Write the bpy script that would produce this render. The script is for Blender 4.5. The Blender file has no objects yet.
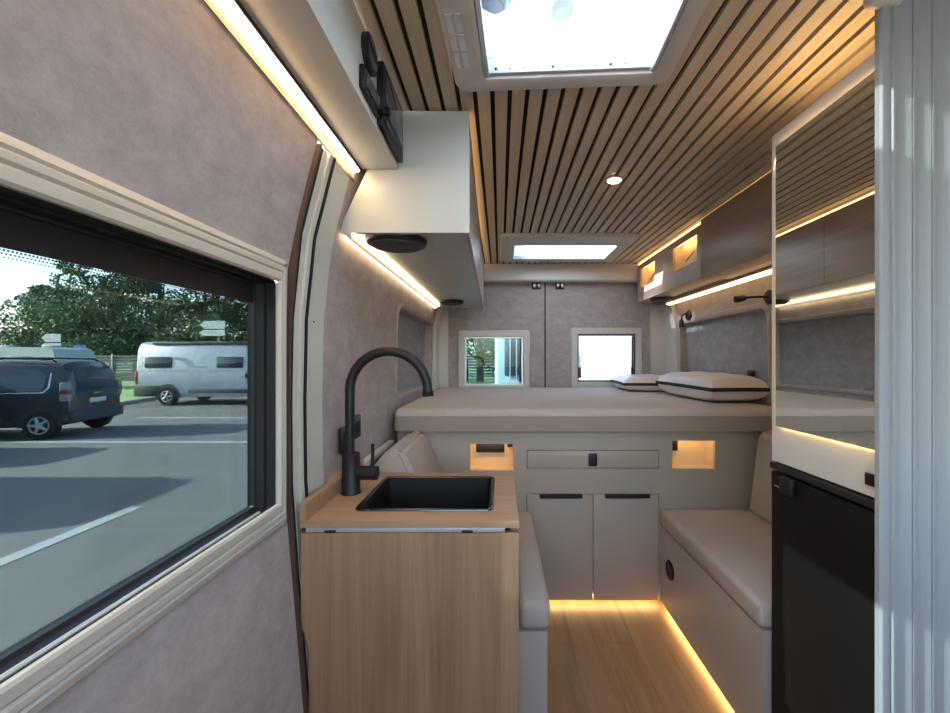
import bpy, bmesh, math, random
from mathutils import Vector, Matrix
random.seed(7)
PI = math.pi
C = bpy.context.scene.collection
sc = bpy.context.scene

# ------------------------------------------------------------------ camera, sky, sun, exposure
EYE = 1.17
cd = bpy.data.cameras.new('camera'); cam = bpy.data.objects.new('camera', cd); C.objects.link(cam)
cam.location = (0, 0, EYE); cam.rotation_euler = (PI/2, 0, 0)
cd.sensor_width = 36.0; cd.lens = 36.0*400/950; cd.clip_start = 0.02; cd.clip_end = 500
cd.shift_x = -25/950; cd.shift_y = 1.5/950
sc.camera = cam
sc.view_settings.view_transform = 'Standard'; sc.view_settings.look = 'None'
sc.view_settings.gamma = 1; sc.view_settings.use_curve_mapping = False
sc.view_settings.exposure = 2.7

W = bpy.data.worlds.new('sky'); sc.world = W; W.use_nodes = True
nt = W.node_tree; nt.nodes.clear()
wo = nt.nodes.new('ShaderNodeOutputWorld'); bg = nt.nodes.new('ShaderNodeBackground')
sky = nt.nodes.new('ShaderNodeTexSky'); sky.sky_type = 'NISHITA'; sky.sun_disc = False
sky.sun_elevation = math.radians(27); sky.sun_rotation = math.radians(-95)
sky.air_density = 1.0; sky.dust_density = 1.5; sky.ozone_density = 1.0
SKY = 0.31
bg.inputs['Strength'].default_value = SKY
hs = nt.nodes.new('ShaderNodeHueSaturation'); hs.inputs['Saturation'].default_value = 1.0
nt.links.new(sky.outputs[0], hs.inputs['Color']); nt.links.new(hs.outputs[0], bg.inputs['Color']); nt.links.new(bg.outputs[0], wo.inputs['Surface'])

sl = bpy.data.lights.new('sun', 'SUN'); sun = bpy.data.objects.new('sun', sl); C.objects.link(sun)
sl.energy = 7.5; sl.angle = math.radians(0.6); sl.color = (1.0, 0.95, 0.88)
SUN_DIR = Vector((1, 0.14, -0.47))
sun.rotation_euler = SUN_DIR.to_track_quat('-Z', 'Y').to_euler(); sun.location = (-20, -3, 15)
LED = 1.1       # strength of the warm strips

def portal(name, loc, rot, sx, sy):
    l = bpy.data.lights.new(name, 'AREA'); l.shape = 'RECTANGLE'; l.size = sx; l.size_y = sy
    l.cycles.is_portal = True
    o = bpy.data.objects.new(name, l); C.objects.link(o); o.location = loc; o.rotation_euler = rot
    return o
portal('daylight_side_window', (-0.62, 0.33, 1.08), (0, -PI/2, 0), 0.6, 1.3)
portal('daylight_rear_windows', (0.4, 3.5, 1.16), (-PI/2, 0, 0), 1.8, 0.6)
portal('daylight_cab', (0.4, -1.05, 1.0), (PI/2, 0, 0), 1.9, 2.0)
portal('daylight_skylight', (0.43, 2.8, 2.1), (0, 0, 0), 0.7, 0.5)

# ------------------------------------------------------------------ materials
def new_mat(name):
    m = bpy.data.materials.new(name); m.use_nodes = True
    return m, m.node_tree, m.node_tree.nodes['Principled BSDF']
def setp(b, col=None, rough=0.5, metal=0, spec=None):
    if col: b.inputs['Base Color'].default_value = (*col, 1)
    b.inputs['Roughness'].default_value = rough; b.inputs['Metallic'].default_value = metal
    if spec is not None: b.inputs['Specular IOR Level'].default_value = spec
def srgb(r, g, b):
    f = lambda c: (c/255/12.92 if c/255 <= 0.04045 else ((c/255+0.055)/1.055)**2.4)
    return (f(r), f(g), f(b))
def plain(name, col, rough=0.5, metal=0, var=0.04, scale=6, bump=0.0, bscale=60, spec=None, coat=0):
    m, t, b = new_mat(name); setp(b, col, rough, metal, spec)
    if coat: b.inputs['Coat Weight'].default_value = coat
    tc = t.nodes.new('ShaderNodeTexCoord')
    n = t.nodes.new('ShaderNodeTexNoise'); n.inputs['Scale'].default_value = scale; n.inputs['Detail'].default_value = 4
    t.links.new(tc.outputs['Object'], n.inputs['Vector'])
    mx = t.nodes.new('ShaderNodeMixRGB')
    mx.inputs[1].default_value = (*[c*(1-var*2) for c in col], 1); mx.inputs[2].default_value = (*[min(1, c*(1+var*2)) for c in col], 1)
    t.links.new(n.outputs[0], mx.inputs[0]); t.links.new(mx.outputs[0], b.inputs['Base Color'])
    if bump:
        n2 = t.nodes.new('ShaderNodeTexNoise'); n2.inputs['Scale'].default_value = bscale; n2.inputs['Detail'].default_value = 3
        t.links.new(tc.outputs['Object'], n2.inputs['Vector'])
        bp = t.nodes.new('ShaderNodeBump'); bp.inputs['Strength'].default_value = bump; bp.inputs['Distance'].default_value = 0.004
        t.links.new(n2.outputs[0], bp.inputs['Height']); t.links.new(bp.outputs[0], b.inputs['Normal'])
    return m
def upholstery(name, c1, c2):
    m, t, b = new_mat(name); setp(b, c1, 0.85, spec=0.25)
    tc = t.nodes.new('ShaderNodeTexCoord')
    n = t.nodes.new('ShaderNodeTexNoise'); n.inputs['Scale'].default_value = 13; n.inputs['Detail'].default_value = 12; n.inputs['Roughness'].default_value = 0.8
    n.inputs['Distortion'].default_value = 0.15
    mp = t.nodes.new('ShaderNodeMapping'); mp.inputs['Scale'].default_value = (1, 1, 1.4)
    t.links.new(tc.outputs['Object'], mp.inputs[0]); t.links.new(mp.outputs[0], n.inputs['Vector'])
    r = t.nodes.new('ShaderNodeValToRGB'); r.color_ramp.elements[0].position = 0.36; r.color_ramp.elements[1].position = 0.66
    r.color_ramp.elements[0].color = (*c1, 1); r.color_ramp.elements[1].color = (*c2, 1)
    t.links.new(n.outputs[0], r.inputs[0]); t.links.new(r.outputs[0], b.inputs['Base Color'])
    n2 = t.nodes.new('ShaderNodeTexNoise'); n2.inputs['Scale'].default_value = 220; n2.inputs['Detail'].default_value = 2
    t.links.new(tc.outputs['Object'], n2.inputs['Vector'])
    bp = t.nodes.new('ShaderNodeBump'); bp.inputs['Strength'].default_value = 0.25; bp.inputs['Distance'].default_value = 0.002
    t.links.new(n2.outputs[0], bp.inputs['Height']); t.links.new(bp.outputs[0], b.inputs['Normal'])
    return m
def wood(name, c1, c2, grain='Z', rough=0.45, scale=1.0, spec=None):
    """long fibres running along one object axis"""
    m, t, b = new_mat(name); setp(b, c1, rough, spec=spec)
    tc = t.nodes.new('ShaderNodeTexCoord'); mp = t.nodes.new('ShaderNodeMapping')
    s = {'X': (0.7, 16, 16), 'Y': (16, 0.7, 16), 'Z': (16, 16, 0.7)}[grain]
    mp.inputs['Scale'].default_value = tuple(v*scale for v in s)
    t.links.new(tc.outputs['Object'], mp.inputs[0])
    n = t.nodes.new('ShaderNodeTexNoise'); n.inputs['Scale'].default_value = 1.0; n.inputs['Detail'].default_value = 7; n.inputs['Roughness'].default_value = 0.62
    n.inputs['Distortion'].default_value = 0.9
    t.links.new(mp.outputs[0], n.inputs['Vector'])
    mp2 = t.nodes.new('ShaderNodeMapping'); mp2.inputs['Scale'].default_value = tuple(v*scale*7 if v > 1 else v*3 for v in s)
    t.links.new(tc.outputs['Object'], mp2.inputs[0])
    n2 = t.nodes.new('ShaderNodeTexNoise'); n2.inputs['Scale'].default_value = 1.0; n2.inputs['Detail'].default_value = 3
    t.links.new(mp2.outputs[0], n2.inputs['Vector'])
    add = t.nodes.new('ShaderNodeMath'); add.operation = 'MULTIPLY_ADD'; add.inputs[1].default_value = 0.28
    t.links.new(n2.outputs[0], add.inputs[0]); t.links.new(n.outputs[0], add.inputs[2])
    r = t.nodes.new('ShaderNodeValToRGB'); r.color_ramp.elements[0].position = 0.42; r.color_ramp.elements[1].position = 0.82
    r.color_ramp.elements[0].color = (*c2, 1); r.color_ramp.elements[1].color = (*c1, 1)
    t.links.new(add.outputs[0], r.inputs[0]); t.links.new(r.outputs[0], b.inputs['Base Color'])
    return m
def floor_mat(name, c1, c2, c3):
    m, t, b = new_mat(name); setp(b, c1, 0.42)
    tc = t.nodes.new('ShaderNodeTexCoord')
    br = t.nodes.new('ShaderNodeTexBrick'); br.inputs['Scale'].default_value = 1
    br.inputs['Brick Width'].default_value = 1.3; br.inputs['Row Height'].default_value = 0.13; br.inputs['Mortar Size'].default_value = 0.0012
    br.offset = 0.37
    br.inputs['Color1'].default_value = (*c1, 1); br.inputs['Color2'].default_value = (*c2, 1); br.inputs['Mortar'].default_value = (*c3, 1)
    mp = t.nodes.new('ShaderNodeMapping'); mp.inputs['Rotation'].default_value = (0, 0, PI/2)
    t.links.new(tc.outputs['Object'], mp.inputs[0]); t.links.new(mp.outputs[0], br.inputs['Vector'])
    n = t.nodes.new('ShaderNodeTexNoise'); mp2 = t.nodes.new('ShaderNodeMapping'); mp2.inputs['Scale'].default_value = (22, 1.6, 1)
    t.links.new(tc.outputs['Object'], mp2.inputs[0]); t.links.new(mp2.outputs[0], n.inputs['Vector'])
    n.inputs['Scale'].default_value = 1; n.inputs['Detail'].default_value = 6; n.inputs['Distortion'].default_value = 0.8
    mx = t.nodes.new('ShaderNodeMixRGB'); mx.blend_type = 'MULTIPLY'; mx.inputs[0].default_value = 0.55
    r = t.nodes.new('ShaderNodeValToRGB'); r.color_ramp.elements[0].position = 0.3; r.color_ramp.elements[1].position = 0.6
    r.color_ramp.elements[0].color = (.42, .36, .30, 1); r.color_ramp.elements[1].color = (1, 1, 1, 1)
    t.links.new(n.outputs[0], r.inputs[0]); t.links.new(br.outputs[0], mx.inputs[1]); t.links.new(r.outputs[0], mx.inputs[2])
    t.links.new(mx.outputs[0], b.inputs['Base Color'])
    return m
def emit(name, col, strength):
    m = bpy.data.materials.new(name); m.use_nodes = True; t = m.node_tree; t.nodes.clear()
    o = t.nodes.new('ShaderNodeOutputMaterial'); e = t.nodes.new('ShaderNodeEmission')
    e.inputs[0].default_value = (*col, 1); e.inputs[1].default_value = strength
    t.links.new(e.outputs[0], o.inputs[0]); return m
def glass(name, tint, refl=1.0):
    m = bpy.data.materials.new(name); m.use_nodes = True; t = m.node_tree; t.nodes.clear()
    o = t.nodes.new('ShaderNodeOutputMaterial'); tr = t.nodes.new('ShaderNodeBsdfTransparent'); g = t.nodes.new('ShaderNodeBsdfGlossy')
    tr.inputs[0].default_value = (*tint, 1); g.inputs['Roughness'].default_value = 0.02; g.inputs[0].default_value = (.9, .95, 1, 1)
    fr = t.nodes.new('ShaderNodeFresnel'); fr.inputs[0].default_value = 1.35
    ml = t.nodes.new('ShaderNodeMath'); ml.operation = 'MULTIPLY'; ml.inputs[1].default_value = refl
    mx = t.nodes.new('ShaderNodeMixShader')
    t.links.new(fr.outputs[0], ml.inputs[0]); t.links.new(ml.outputs[0], mx.inputs[0])
    t.links.new(tr.outputs[0], mx.inputs[1]); t.links.new(g.outputs[0], mx.inputs[2]); t.links.new(mx.outputs[0], o.inputs[0])
    return m
def milky(name, col, clear=.35):
    m = bpy.data.materials.new(name); m.use_nodes = True; t = m.node_tree; t.nodes.clear()
    o = t.nodes.new('ShaderNodeOutputMaterial'); tr = t.nodes.new('ShaderNodeBsdfTranslucent'); d = t.nodes.new('ShaderNodeBsdfTransparent')
    tr.inputs[0].default_value = (*col, 1); d.inputs[0].default_value = (*col, 1)
    mx = t.nodes.new('ShaderNodeMixShader'); mx.inputs[0].default_value = clear
    t.links.new(tr.outputs[0], mx.inputs[1]); t.links.new(d.outputs[0], mx.inputs[2]); t.links.new(mx.outputs[0], o.inputs[0])
    return m

M = {}
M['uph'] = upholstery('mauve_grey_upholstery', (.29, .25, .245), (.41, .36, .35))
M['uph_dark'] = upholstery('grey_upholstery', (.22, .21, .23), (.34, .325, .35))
M['cream'] = plain('cream_plastic', (.52, .49, .45), 0.42, var=.015)
M['trim'] = plain('window_trim_plastic', (.43, .40, .345), 0.45, var=.015)
M['post'] = plain('grey_cream_paint', (.47, .47, .42), 0.4, var=.015)
M['white'] = plain('white_laminate', (.44, .46, .44), 0.4, var=.01)
M['grey_lam'] = plain('warm_grey_laminate', (.37, .315, .25), 0.45, var=.012)
M['bench_lam'] = plain('pale_grey_laminate', (.40, .37, .325), 0.45, var=.012)
M['black'] = plain('matt_black', (.013, .012, .013), 0.45, var=.05, spec=.3)
M['rubber'] = plain('black_rubber', (.007, .007, .008), 0.6, var=.05, spec=.2)
M['brown_gasket'] = plain('brown_gasket', (.06, .034, .022), 0.6, var=.1)
M['fridge'] = plain('fridge_black', (.0045, .0035, .0035), 0.5, var=.02, spec=.2)
M['oak'] = wood('oak_flap', (.36, .225, .125), (.20, .115, .055), 'Z', 0.5)
M['oakx'] = wood('oak_worktop', (.43, .27, .16), (.26, .15, .08), 'X', 0.45)
M['oaky'] = wood('oak_upstand', (.43, .27, .16), (.26, .15, .08), 'Y', 0.45)
M['slat'] = wood('slat_veneer', (.56, .45, .325), (.45, .355, .25), 'Y', 0.5, 1.2)
M['felt'] = plain('dark_felt', (.028, .014, .010), 0.9, var=.1)
M['walnut'] = wood('brown_wood_decor', (.34, .25, .185), (.22, .155, .115), 'Y', 0.4, 0.8)
M['cablight'] = wood('light_wood_decor', (.40, .31, .25), (.27, .20, .155), 'Y', 0.4, 0.8)
M['floor'] = floor_mat('oak_floor', (.40, .24, .12), (.35, .205, .10), (.28, .16, .07))
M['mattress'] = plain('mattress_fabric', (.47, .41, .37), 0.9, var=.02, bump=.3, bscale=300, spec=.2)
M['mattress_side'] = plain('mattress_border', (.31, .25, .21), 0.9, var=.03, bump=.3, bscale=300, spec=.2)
M['cushion'] = plain('seat_fabric', (.42, .36, .31), 0.9, var=.03, bump=.35, bscale=260, spec=.2)
M['pillow'] = plain('pillow_cotton', (.66, .58, .53), 0.38, var=.02, bump=.25, bscale=14)
M['piping'] = plain('black_piping', (.015, .013, .016), 0.7)
M['chrome'] = plain('steel', (.55, .55, .53), 0.25, 1.0, var=.02)
M['steel'] = plain('sink_rim', (.10, .10, .10), 0.25, 1.0, var=.02)
M['alu'] = plain('aluminium_rail', (.60, .61, .62), 0.35, 0.6, var=.02)
M['tambour'] = plain('grey_tambour', (.26, .285, .30), 0.5, var=.01)
M['mirror'] = plain('mirror', (.86, .88, .86), 0.015, 1.0, var=0)
M['led'] = emit('warm_led', (1, .64, .26), LED*.8)
M['led_b'] = emit('warm_led_bright', (1, .74, .46), LED*2.4)
M['led_y'] = emit('warm_led_dim', (1, .62, .24), LED*0.6)
M['led_h'] = emit('warm_led_recessed', (1, .66, .30), LED*3.6)
M['led_f'] = emit('warm_led_floor', (1, .66, .28), LED*3.8)
M['led_n'] = emit('warm_led_near', (1, .64, .32), LED*8)
M['led_s'] = emit('warm_led_side', (1, .74, .44), LED*1.3)
M['spot'] = emit('downlight_led', (1, .80, .55), 6)
M['niche'] = plain('niche_lining', (.62, .45, .25), 0.5, var=.02)
M['glass_tint'] = glass('tinted_glass', (.295, .33, .335), .15)
M['glass_clear'] = glass('clear_glass', (.85, .92, .95))
M['glass_mid'] = glass('grey_glass', (.36, .46, .48))
M['milky_clear'] = milky('clearer_acrylic', (.9, .93, .95), .8)
M['disc'] = milky('translucent_disc', (.45, .46, .46), .0)
M['milky'] = milky('milky_acrylic', (.85, .90, .93))
M['asphalt'] = plain('asphalt', (.15, .158, .148), 0.9, var=.06, scale=1.3, bump=.4, bscale=40)
M['line'] = plain('road_paint', (.40, .42, .40), 0.8, var=.06, scale=9)
M['grass'] = plain('grass', (.28, .42, .13), 0.95, var=.25, scale=3)
M['curb'] = plain('concrete_curb', (.30, .30, .29), 0.9)
M['leaf'] = plain('foliage', (.14, .19, .105), 0.75, var=.3, scale=1.2)
M['leaf2'] = plain('foliage_light', (.20, .26, .13), 0.75, var=.3, scale=1.2)
M['bark'] = plain('bark', (.10, .075, .055), 0.95, var=.2)
M['carpaint'] = plain('slate_car_paint', (.055, .056, .062), 0.3, 0.3, var=.02, coat=.5)
M['vanpaint'] = plain('white_van_paint', (.42, .47, .51), 0.3, var=.01, coat=.3)
M['dkplastic'] = plain('dark_bumper_plastic', (.045, .05, .06), 0.6)
M['tyre'] = plain('tyre', (.02, .02, .022), 0.85)
M['rim'] = plain('wheel_rim', (.45, .46, .47), 0.35, 0.5)
M['carglass'] = plain('vehicle_glass', (.04, .06, .08), 0.08, 0.0, spec=.8)
M['red'] = plain('red_lamp', (.55, .04, .03), 0.3)
M['red_dim'] = plain('dim_red_lamp', (.22, .07, .07), 0.3)
M['lampwhite'] = plain('clear_lamp', (.30, .29, .30), 0.3)
M['sign'] = plain('sign_white', (.62, .66, .66), 0.6, var=.02)
M['signblue'] = plain('sign_blue', (.05, .16, .50), 0.6, var=.02)
M['fence'] = plain('fence_grey', (.20, .22, .21), 0.8, var=.1)
M['pole'] = plain('galvanised_pole', (.32, .34, .35), 0.5, .4)
M['decal'] = plain('grey_decal', (.36, .42, .47), 0.5)

# ------------------------------------------------------------------ mesh helpers
def BM(): return bmesh.new()
def box(bm, x0, x1, y0, y1, z0, z1, bev=0, seg=2, mi=0):
    r = bmesh.ops.create_cube(bm, size=1, matrix=Matrix.Translation(((x0+x1)/2, (y0+y1)/2, (z0+z1)/2)) @ Matrix.Diagonal((x1-x0, y1-y0, z1-z0, 1)))
    vs = r['verts']; fs = set(f for v in vs for f in v.link_faces)
    for f in fs: f.material_index = mi
    if bev:
        es = list(set(e for v in vs for e in v.link_edges))
        rr = bmesh.ops.bevel(bm, geom=es, offset=bev, segments=seg, affect='EDGES', profile=0.5)
        for f in rr['faces']: f.material_index = mi
    return vs
def prism(bm, pts, axis, a0, a1, mi=0):
    """pts: 2-D polygon in the two other axes (x,y,z order kept), swept along axis from a0 to a1"""
    def P(p, a):
        if axis == 'X': return (a, p[0], p[1])
        if axis == 'Y': return (p[0], a, p[1])
        return (p[0], p[1], a)
    A = [bm.verts.new(P(p, a0)) for p in pts]; B = [bm.verts.new(P(p, a1)) for p in pts]
    n = len(pts); fs = [bm.faces.new(A), bm.faces.new(B[::-1])]
    for i in range(n): fs.append(bm.faces.new((A[i], B[i], B[(i+1) % n], A[(i+1) % n])))
    for f in fs: f.material_index = mi
    return A+B
def hexa(bm, p, mi=0):
    v = [bm.verts.new(q) for q in p]
    for f in ((0,1,2,3),(7,6,5,4),(0,4,5,1),(1,5,6,2),(2,6,7,3),(3,7,4,0)): bm.faces.new([v[i] for i in f]).material_index = mi
def cyl(bm, p0, p1, r0, r1=None, seg=24, mi=0):
    r1 = r0 if r1 is None else r1
    p0 = Vector(p0); p1 = Vector(p1); d = p1-p0
    q = d.to_track_quat('Z', 'Y').to_matrix().to_4x4()
    r = bmesh.ops.create_cone(bm, cap_ends=True, segments=seg, radius1=r0, radius2=r1, depth=d.length, matrix=Matrix.Translation((p0+p1)/2) @ q)
    for v in r['verts']:
        for f in v.link_faces: f.material_index = mi
def tube(bm, pts, r, seg=16):
    pts = [Vector(p) for p in pts]; rings = []; up = None
    for i, p in enumerate(pts):
        d = (pts[min(i+1, len(pts)-1)] - pts[max(i-1, 0)]).normalized()
        if up is None: up = d.orthogonal().normalized()
        up = (up - d*up.dot(d)).normalized(); s = d.cross(up)
        rr = r[i] if isinstance(r, (list, tuple)) else r
        rings.append([bm.verts.new(p + (up*math.cos(2*PI*k/seg) + s*math.sin(2*PI*k/seg))*rr) for k in range(seg)])
    for a, b in zip(rings, rings[1:]):
        for k in range(seg): bm.faces.new((a[k], a[(k+1) % seg], b[(k+1) % seg], b[k]))
    bm.faces.new(rings[0][::-1]); bm.faces.new(rings[-1])
def rrect(w, h, r, u, seg=5):
    rad = max(r+u, .002); hx = w/2+u-rad; hy = h/2+u-rad; out = []
    for q, (sx, sy) in enumerate(((1,1),(-1,1),(-1,-1),(1,-1))):
        for k in range(seg+1):
            a = q*PI/2 + k*PI/2/seg
            out.append((sx*hx+rad*math.cos(a), sy*hy+rad*math.sin(a)))
    return out
def ring(bm, mp, w, h, r, prof, seg=5, mi=0, closed=True):
    """profile of (outward offset, depth) carried round a rounded rectangle"""
    R = [[bm.verts.new(mp(a, b, d)) for a, b in rrect(w, h, r, u, seg)] for u, d in prof]
    n = len(R[0]); m = len(R)
    for i in range(m if closed else m-1):
        A = R[i]; B = R[(i+1) % m]
        for k in range(n): bm.faces.new((A[k], A[(k+1) % n], B[(k+1) % n], B[k])).material_index = mi
    return R
def plate(bm, mp, w, h, r, d0, d1, seg=5, mi=0):
    R = ring(bm, mp, w, h, r, [(0, d0), (0, d1)], seg, mi, closed=False)
    bm.faces.new(R[0]).material_index = mi; bm.faces.new(R[1][::-1]).material_index = mi
def lathe(bm, c, prof, seg=28, axis='Z'):
    rings = []
    for r, z in prof:
        rg = []
        for k in range(seg):
            a = 2*PI*k/seg; x, y = r*math.cos(a), r*math.sin(a)
            v = {'Z': (x, y, z), 'X': (z, x, y), 'Y': (x, z, y)}[axis]
            rg.append(bm.verts.new((c[0]+v[0], c[1]+v[1], c[2]+v[2])))
        rings.append(rg)
    for A, B in zip(rings, rings[1:]):
        for k in range(seg): bm.faces.new((A[k], A[(k+1) % seg], B[(k+1) % seg], B[k]))
    bm.faces.new(rings[0][::-1]); bm.faces.new(rings[-1])
def wloc(o):
    v = Vector((0,0,0))
    while o: v += o.location; o = o.parent
    return v
def obj(name, bm, mats, parent=None, local=False, smooth=True, **tags):
    if not isinstance(mats, (list, tuple)): mats = [mats]
    bmesh.ops.recalc_face_normals(bm, faces=bm.faces)
    me = bpy.data.meshes.new(name)
    if parent is None:
        xs = [v.co for v in bm.verts]
        loc = Vector(((min(v.x for v in xs)+max(v.x for v in xs))/2, (min(v.y for v in xs)+max(v.y for v in xs))/2, min(v.z for v in xs)))
        if local: loc = Vector((0,0,0))
    else: loc = Vector((0,0,0))
    off = loc if parent is None else (Vector((0,0,0)) if local else wloc(parent))
    if off.length: bmesh.ops.translate(bm, verts=bm.verts, vec=-off)
    if smooth:
        for f in bm.faces: f.smooth = True
        for e in bm.edges:
            if len(e.link_faces) == 2 and e.calc_face_angle(0) > 0.6: e.smooth = False
            elif len(e.link_faces) != 2: e.smooth = False
    bm.to_mesh(me); bm.free()
    for m in mats: me.materials.append(M[m] if isinstance(m, str) else m)
    o = bpy.data.objects.new(name, me); C.objects.link(o); o.location = loc
    if parent: o.parent = parent
    for k, v in tags.items(): o[k] = v
    return o
def thing(name, label, cat, loc, rotz=0, group=None):
    o = bpy.data.objects.new(name, None); C.objects.link(o); o.empty_display_size = .1
    o.location = loc; o.rotation_euler = (0,0,rotz); o['label'] = label; o['category'] = cat
    if group: o['group'] = group
    return o
def struct(name, bm, m, parent=None, **kw):
    o = obj(name, bm, m, parent, **kw)
    if parent is None: o['kind'] = 'structure'
    return o
def dup(root, loc, rotz, label, group=None):
    r = root.copy(); C.objects.link(r); r.location = loc; r.rotation_euler = (0,0,rotz); r['label'] = label
    if group: r['group'] = group
    for ch in list(root.children):
        c = ch.copy(); C.objects.link(c); c.parent = r
        for g in ch.children:
            d = g.copy(); C.objects.link(d); d.parent = c
    return r
def lerp_profile(P, z):
    for (z0, x0), (z1, x1) in zip(P, P[1:]):
        if z <= z1: return x0+(x1-x0)*(z-z0)/(z1-z0)
    return P[-1][1]
PROF = [(0, -.46), (.37, -.49), (.80, -.527), (1.10, -.53), (1.40, -.522), (1.54, -.492), (1.66, -.462), (1.78, -.425), (1.97, -.33)]
xl = lambda z: lerp_profile(PROF, z)
xr = lambda z: .85 - xl(z)
def wall_piece(bm, y0, y1, z0, z1, side='L', thick=.05, inset=0, mi=0):
    zs = [z0 + (z1-z0)*i/8 for i in range(9)]
    f = (lambda z: xl(z)+inset) if side == 'L' else (lambda z: xr(z)-inset)
    s = -1 if side == 'L' else 1
    pts = [(f(z), z) for z in zs] + [(f(z)+s*thick, z) for z in reversed(zs)]
    prism(bm, pts, 'Y', y0, y1, mi)

# ------------------------------------------------------------------ the shell
b = BM(); box(b, -.60, 1.45, -1.0, 3.36, -.06, -.015); struct('floor', b, 'floor')

HX0, HX1, HY0, HY1 = -.10, .415, .51, 1.09        # roof hatch hole
SX0, SX1, SY0, SY1 = .06, .80, 2.55, 3.00          # rear skylight hole
b = BM()
Z0, Z1 = 1.944, 1.975
holes = [(HX0, HX1, HY0, HY1), (SX0, SX1, SY0, SY1)]
for (x0, x1, y0, y1) in ((-.36,1.21,-1.0,HY0), (-.36,HX0,HY0,HY1), (HX1,1.21,HY0,HY1), (-.36,1.21,HY1,SY0), (-.36,SX0,SY0,SY1), (SX1,1.21,SY0,SY1), (-.36,1.21,SY1,3.36)):
    box(b, x0, x1, y0, y1, Z0, Z1, mi=1)
x = -.318
while x < 1.16:
    cuts = [(-1.0, 3.22)]
    for (a0, a1, c0, c1) in holes:
        if x+.037 > a0 and x < a1:
            cuts = [s for (s0, s1) in cuts for s in ((s0, min(s1, c0)), (max(s0, c1), s1)) if s[1]-s[0] > .01] if True else cuts
    for s0, s1 in cuts: box(b, x, x+.037, s0, s1, 1.93, 1.946, mi=0)
    x += .0505
struct('ceiling', b, ['slat', 'felt'])

# left side: sliding door, fixed post, rear quarter panel
b = BM()
wall_piece(b, -.98, .985, 0, .80); wall_piece(b, -.98, .985, 1.39, 1.93)
wall_piece(b, -.98, -.28, .80, 1.39); wall_piece(b, .95, .985, .80, 1.39)
door = struct('door_1', b, 'uph')
b = BM(); wall_piece(b, .985, .994, 0, 1.698, inset=.009); obj('seal', b, 'brown_gasket', door)
b = BM(); wall_piece(b, .994, 1.012, 0, 1.698, inset=.004); obj('rubber_seal', b, 'rubber', door)
b = BM()
wall_piece(b, 1.012, 1.032, 0, 1.698, inset=.006); wall_piece(b, 1.034, 1.052, 0, 1.698, inset=.012)
wall_piece(b, 1.062, 1.17, 0, 1.698, inset=.010)
post = struct('trim_1', b, 'post')
b = BM(); wall_piece(b, 1.052, 1.062, 0, 1.698, inset=.016); obj('rubber_strip', b, 'rubber', post)
b = BM(); cyl(b, (xl(1.27)+.009, 1.105, 1.27), (xl(1.27)+.0125, 1.105, 1.27), .0025, seg=10); obj('screw', b, 'black', post)

def quarter(side, name):
    s = 'L' if side < 0 else 'R'
    b = BM(); RY0, RY1, RZ0, RZ1 = 2.05, 3.06, .98, 1.43
    y0 = 1.17 if s == 'L' else .823
    wall_piece(b, y0, 3.36, 0, RZ0, s, .09); wall_piece(b, y0, 3.36, RZ1, 1.93, s, .09)
    wall_piece(b, y0, RY0, RZ0, RZ1, s, .09); wall_piece(b, RY1, 3.36, RZ0, RZ1, s, .09)
    w = struct(name, b, 'uph')
    b = BM(); zs = [RZ0, 1.1, 1.2, 1.3, RZ1]
    f = (lambda z: xl(z)-.055) if s == 'L' else (lambda z: xr(z)+.055)
    d = -.03 if s == 'L' else .03
    prism(b, [(f(z), z) for z in zs]+[(f(z)+d, z) for z in reversed(zs)], 'Y', RY0, RY1)
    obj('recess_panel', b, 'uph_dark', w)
    # soft padded border around the recess
    b = BM()
    def mp(a, c, dd): 
        z = c + (RZ0+RZ1)/2
        return ((xl(z)+dd) if s == 'L' else (xr(z)-dd), a+(RY0+RY1)/2, z)
    ring(b, mp, RY1-RY0, RZ1-RZ0, .05, [(-.003, -.052), (-.003, .004), (.012, .008), (.024, .006), (.03, -.004), (.03, -.05)], 6)
    obj('recess_border', b, 'uph', w)
    return w
quarter(-1, 'wall_left'); quarter(1, 'wall_right')
b = BM(); box(b, -.53, 1.38, -1.0, -.95, -.015, 1.0); struct('cab_light_block', b, 'uph_dark')  # unseen half-height block, added to cut daylight from the open cab
b = BM(); wall_piece(b, -1.0, .79, 0, 1.93, 'R'); struct('wall_right', b, 'uph')
b = BM(); box(b, -.52, -.490, 1.44, 1.86, .765, .79, .006); struct('trim_2', b, 'cream')

# sliding-door window
wy0, wy1, wz0, wz1 = -.24, .933, .829, 1.35
mp = lambda a, c, d: (-.519 + d, a+(wy0+wy1)/2, c+(wz0+wz1)/2)
b = BM()
ring(b, mp, wy1-wy0, wz1-wz0, -.038, [(0,-.003),(0,.004),(.004,.008),(.018,.008),(.022,.004),(.026,.008),(.034,.008),(.038,.004),(.042,.007),(.054,.003),(.056,-.03),(.02,-.03)], 6)
for v in b.verts:
    if v.co.y > wy1: v.co.y = wy1+(v.co.y-wy1)*.62
win = struct('window_1', b, 'trim')
fz0, fz1 = .815, 1.352
mq = lambda a, c, d: (-.519 + d, a+(wy0+wy1)/2, c+(fz0+fz1)/2)
b = BM()
ring(b, mq, wy1-wy0+.004, fz1-fz0, .012, [(0,-.005),(-.004,-.005),(-.004,-.022),(-.001,-.024),(-.001,-.028),(-.006,-.030),(-.008,-.046),(-.012,-.048),(-.012,-.064),(0,-.064)], 6)
box(b, -.5735, -.571, wy0+.01, wy1-.01, 1.297, 1.346)
obj('window_frame', b, 'black', win)
b = BM(); box(b, -.546, -.540, wy0+.02, wy1-.03, .818, .8245, .002); obj('seal_line', b, 'alu', win)
b = BM(); plate(b, mq, wy1-wy0-.01, fz1-fz0-.01, .03, -.056, -.060, 6); obj('pane', b, 'glass_tint', win)
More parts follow.
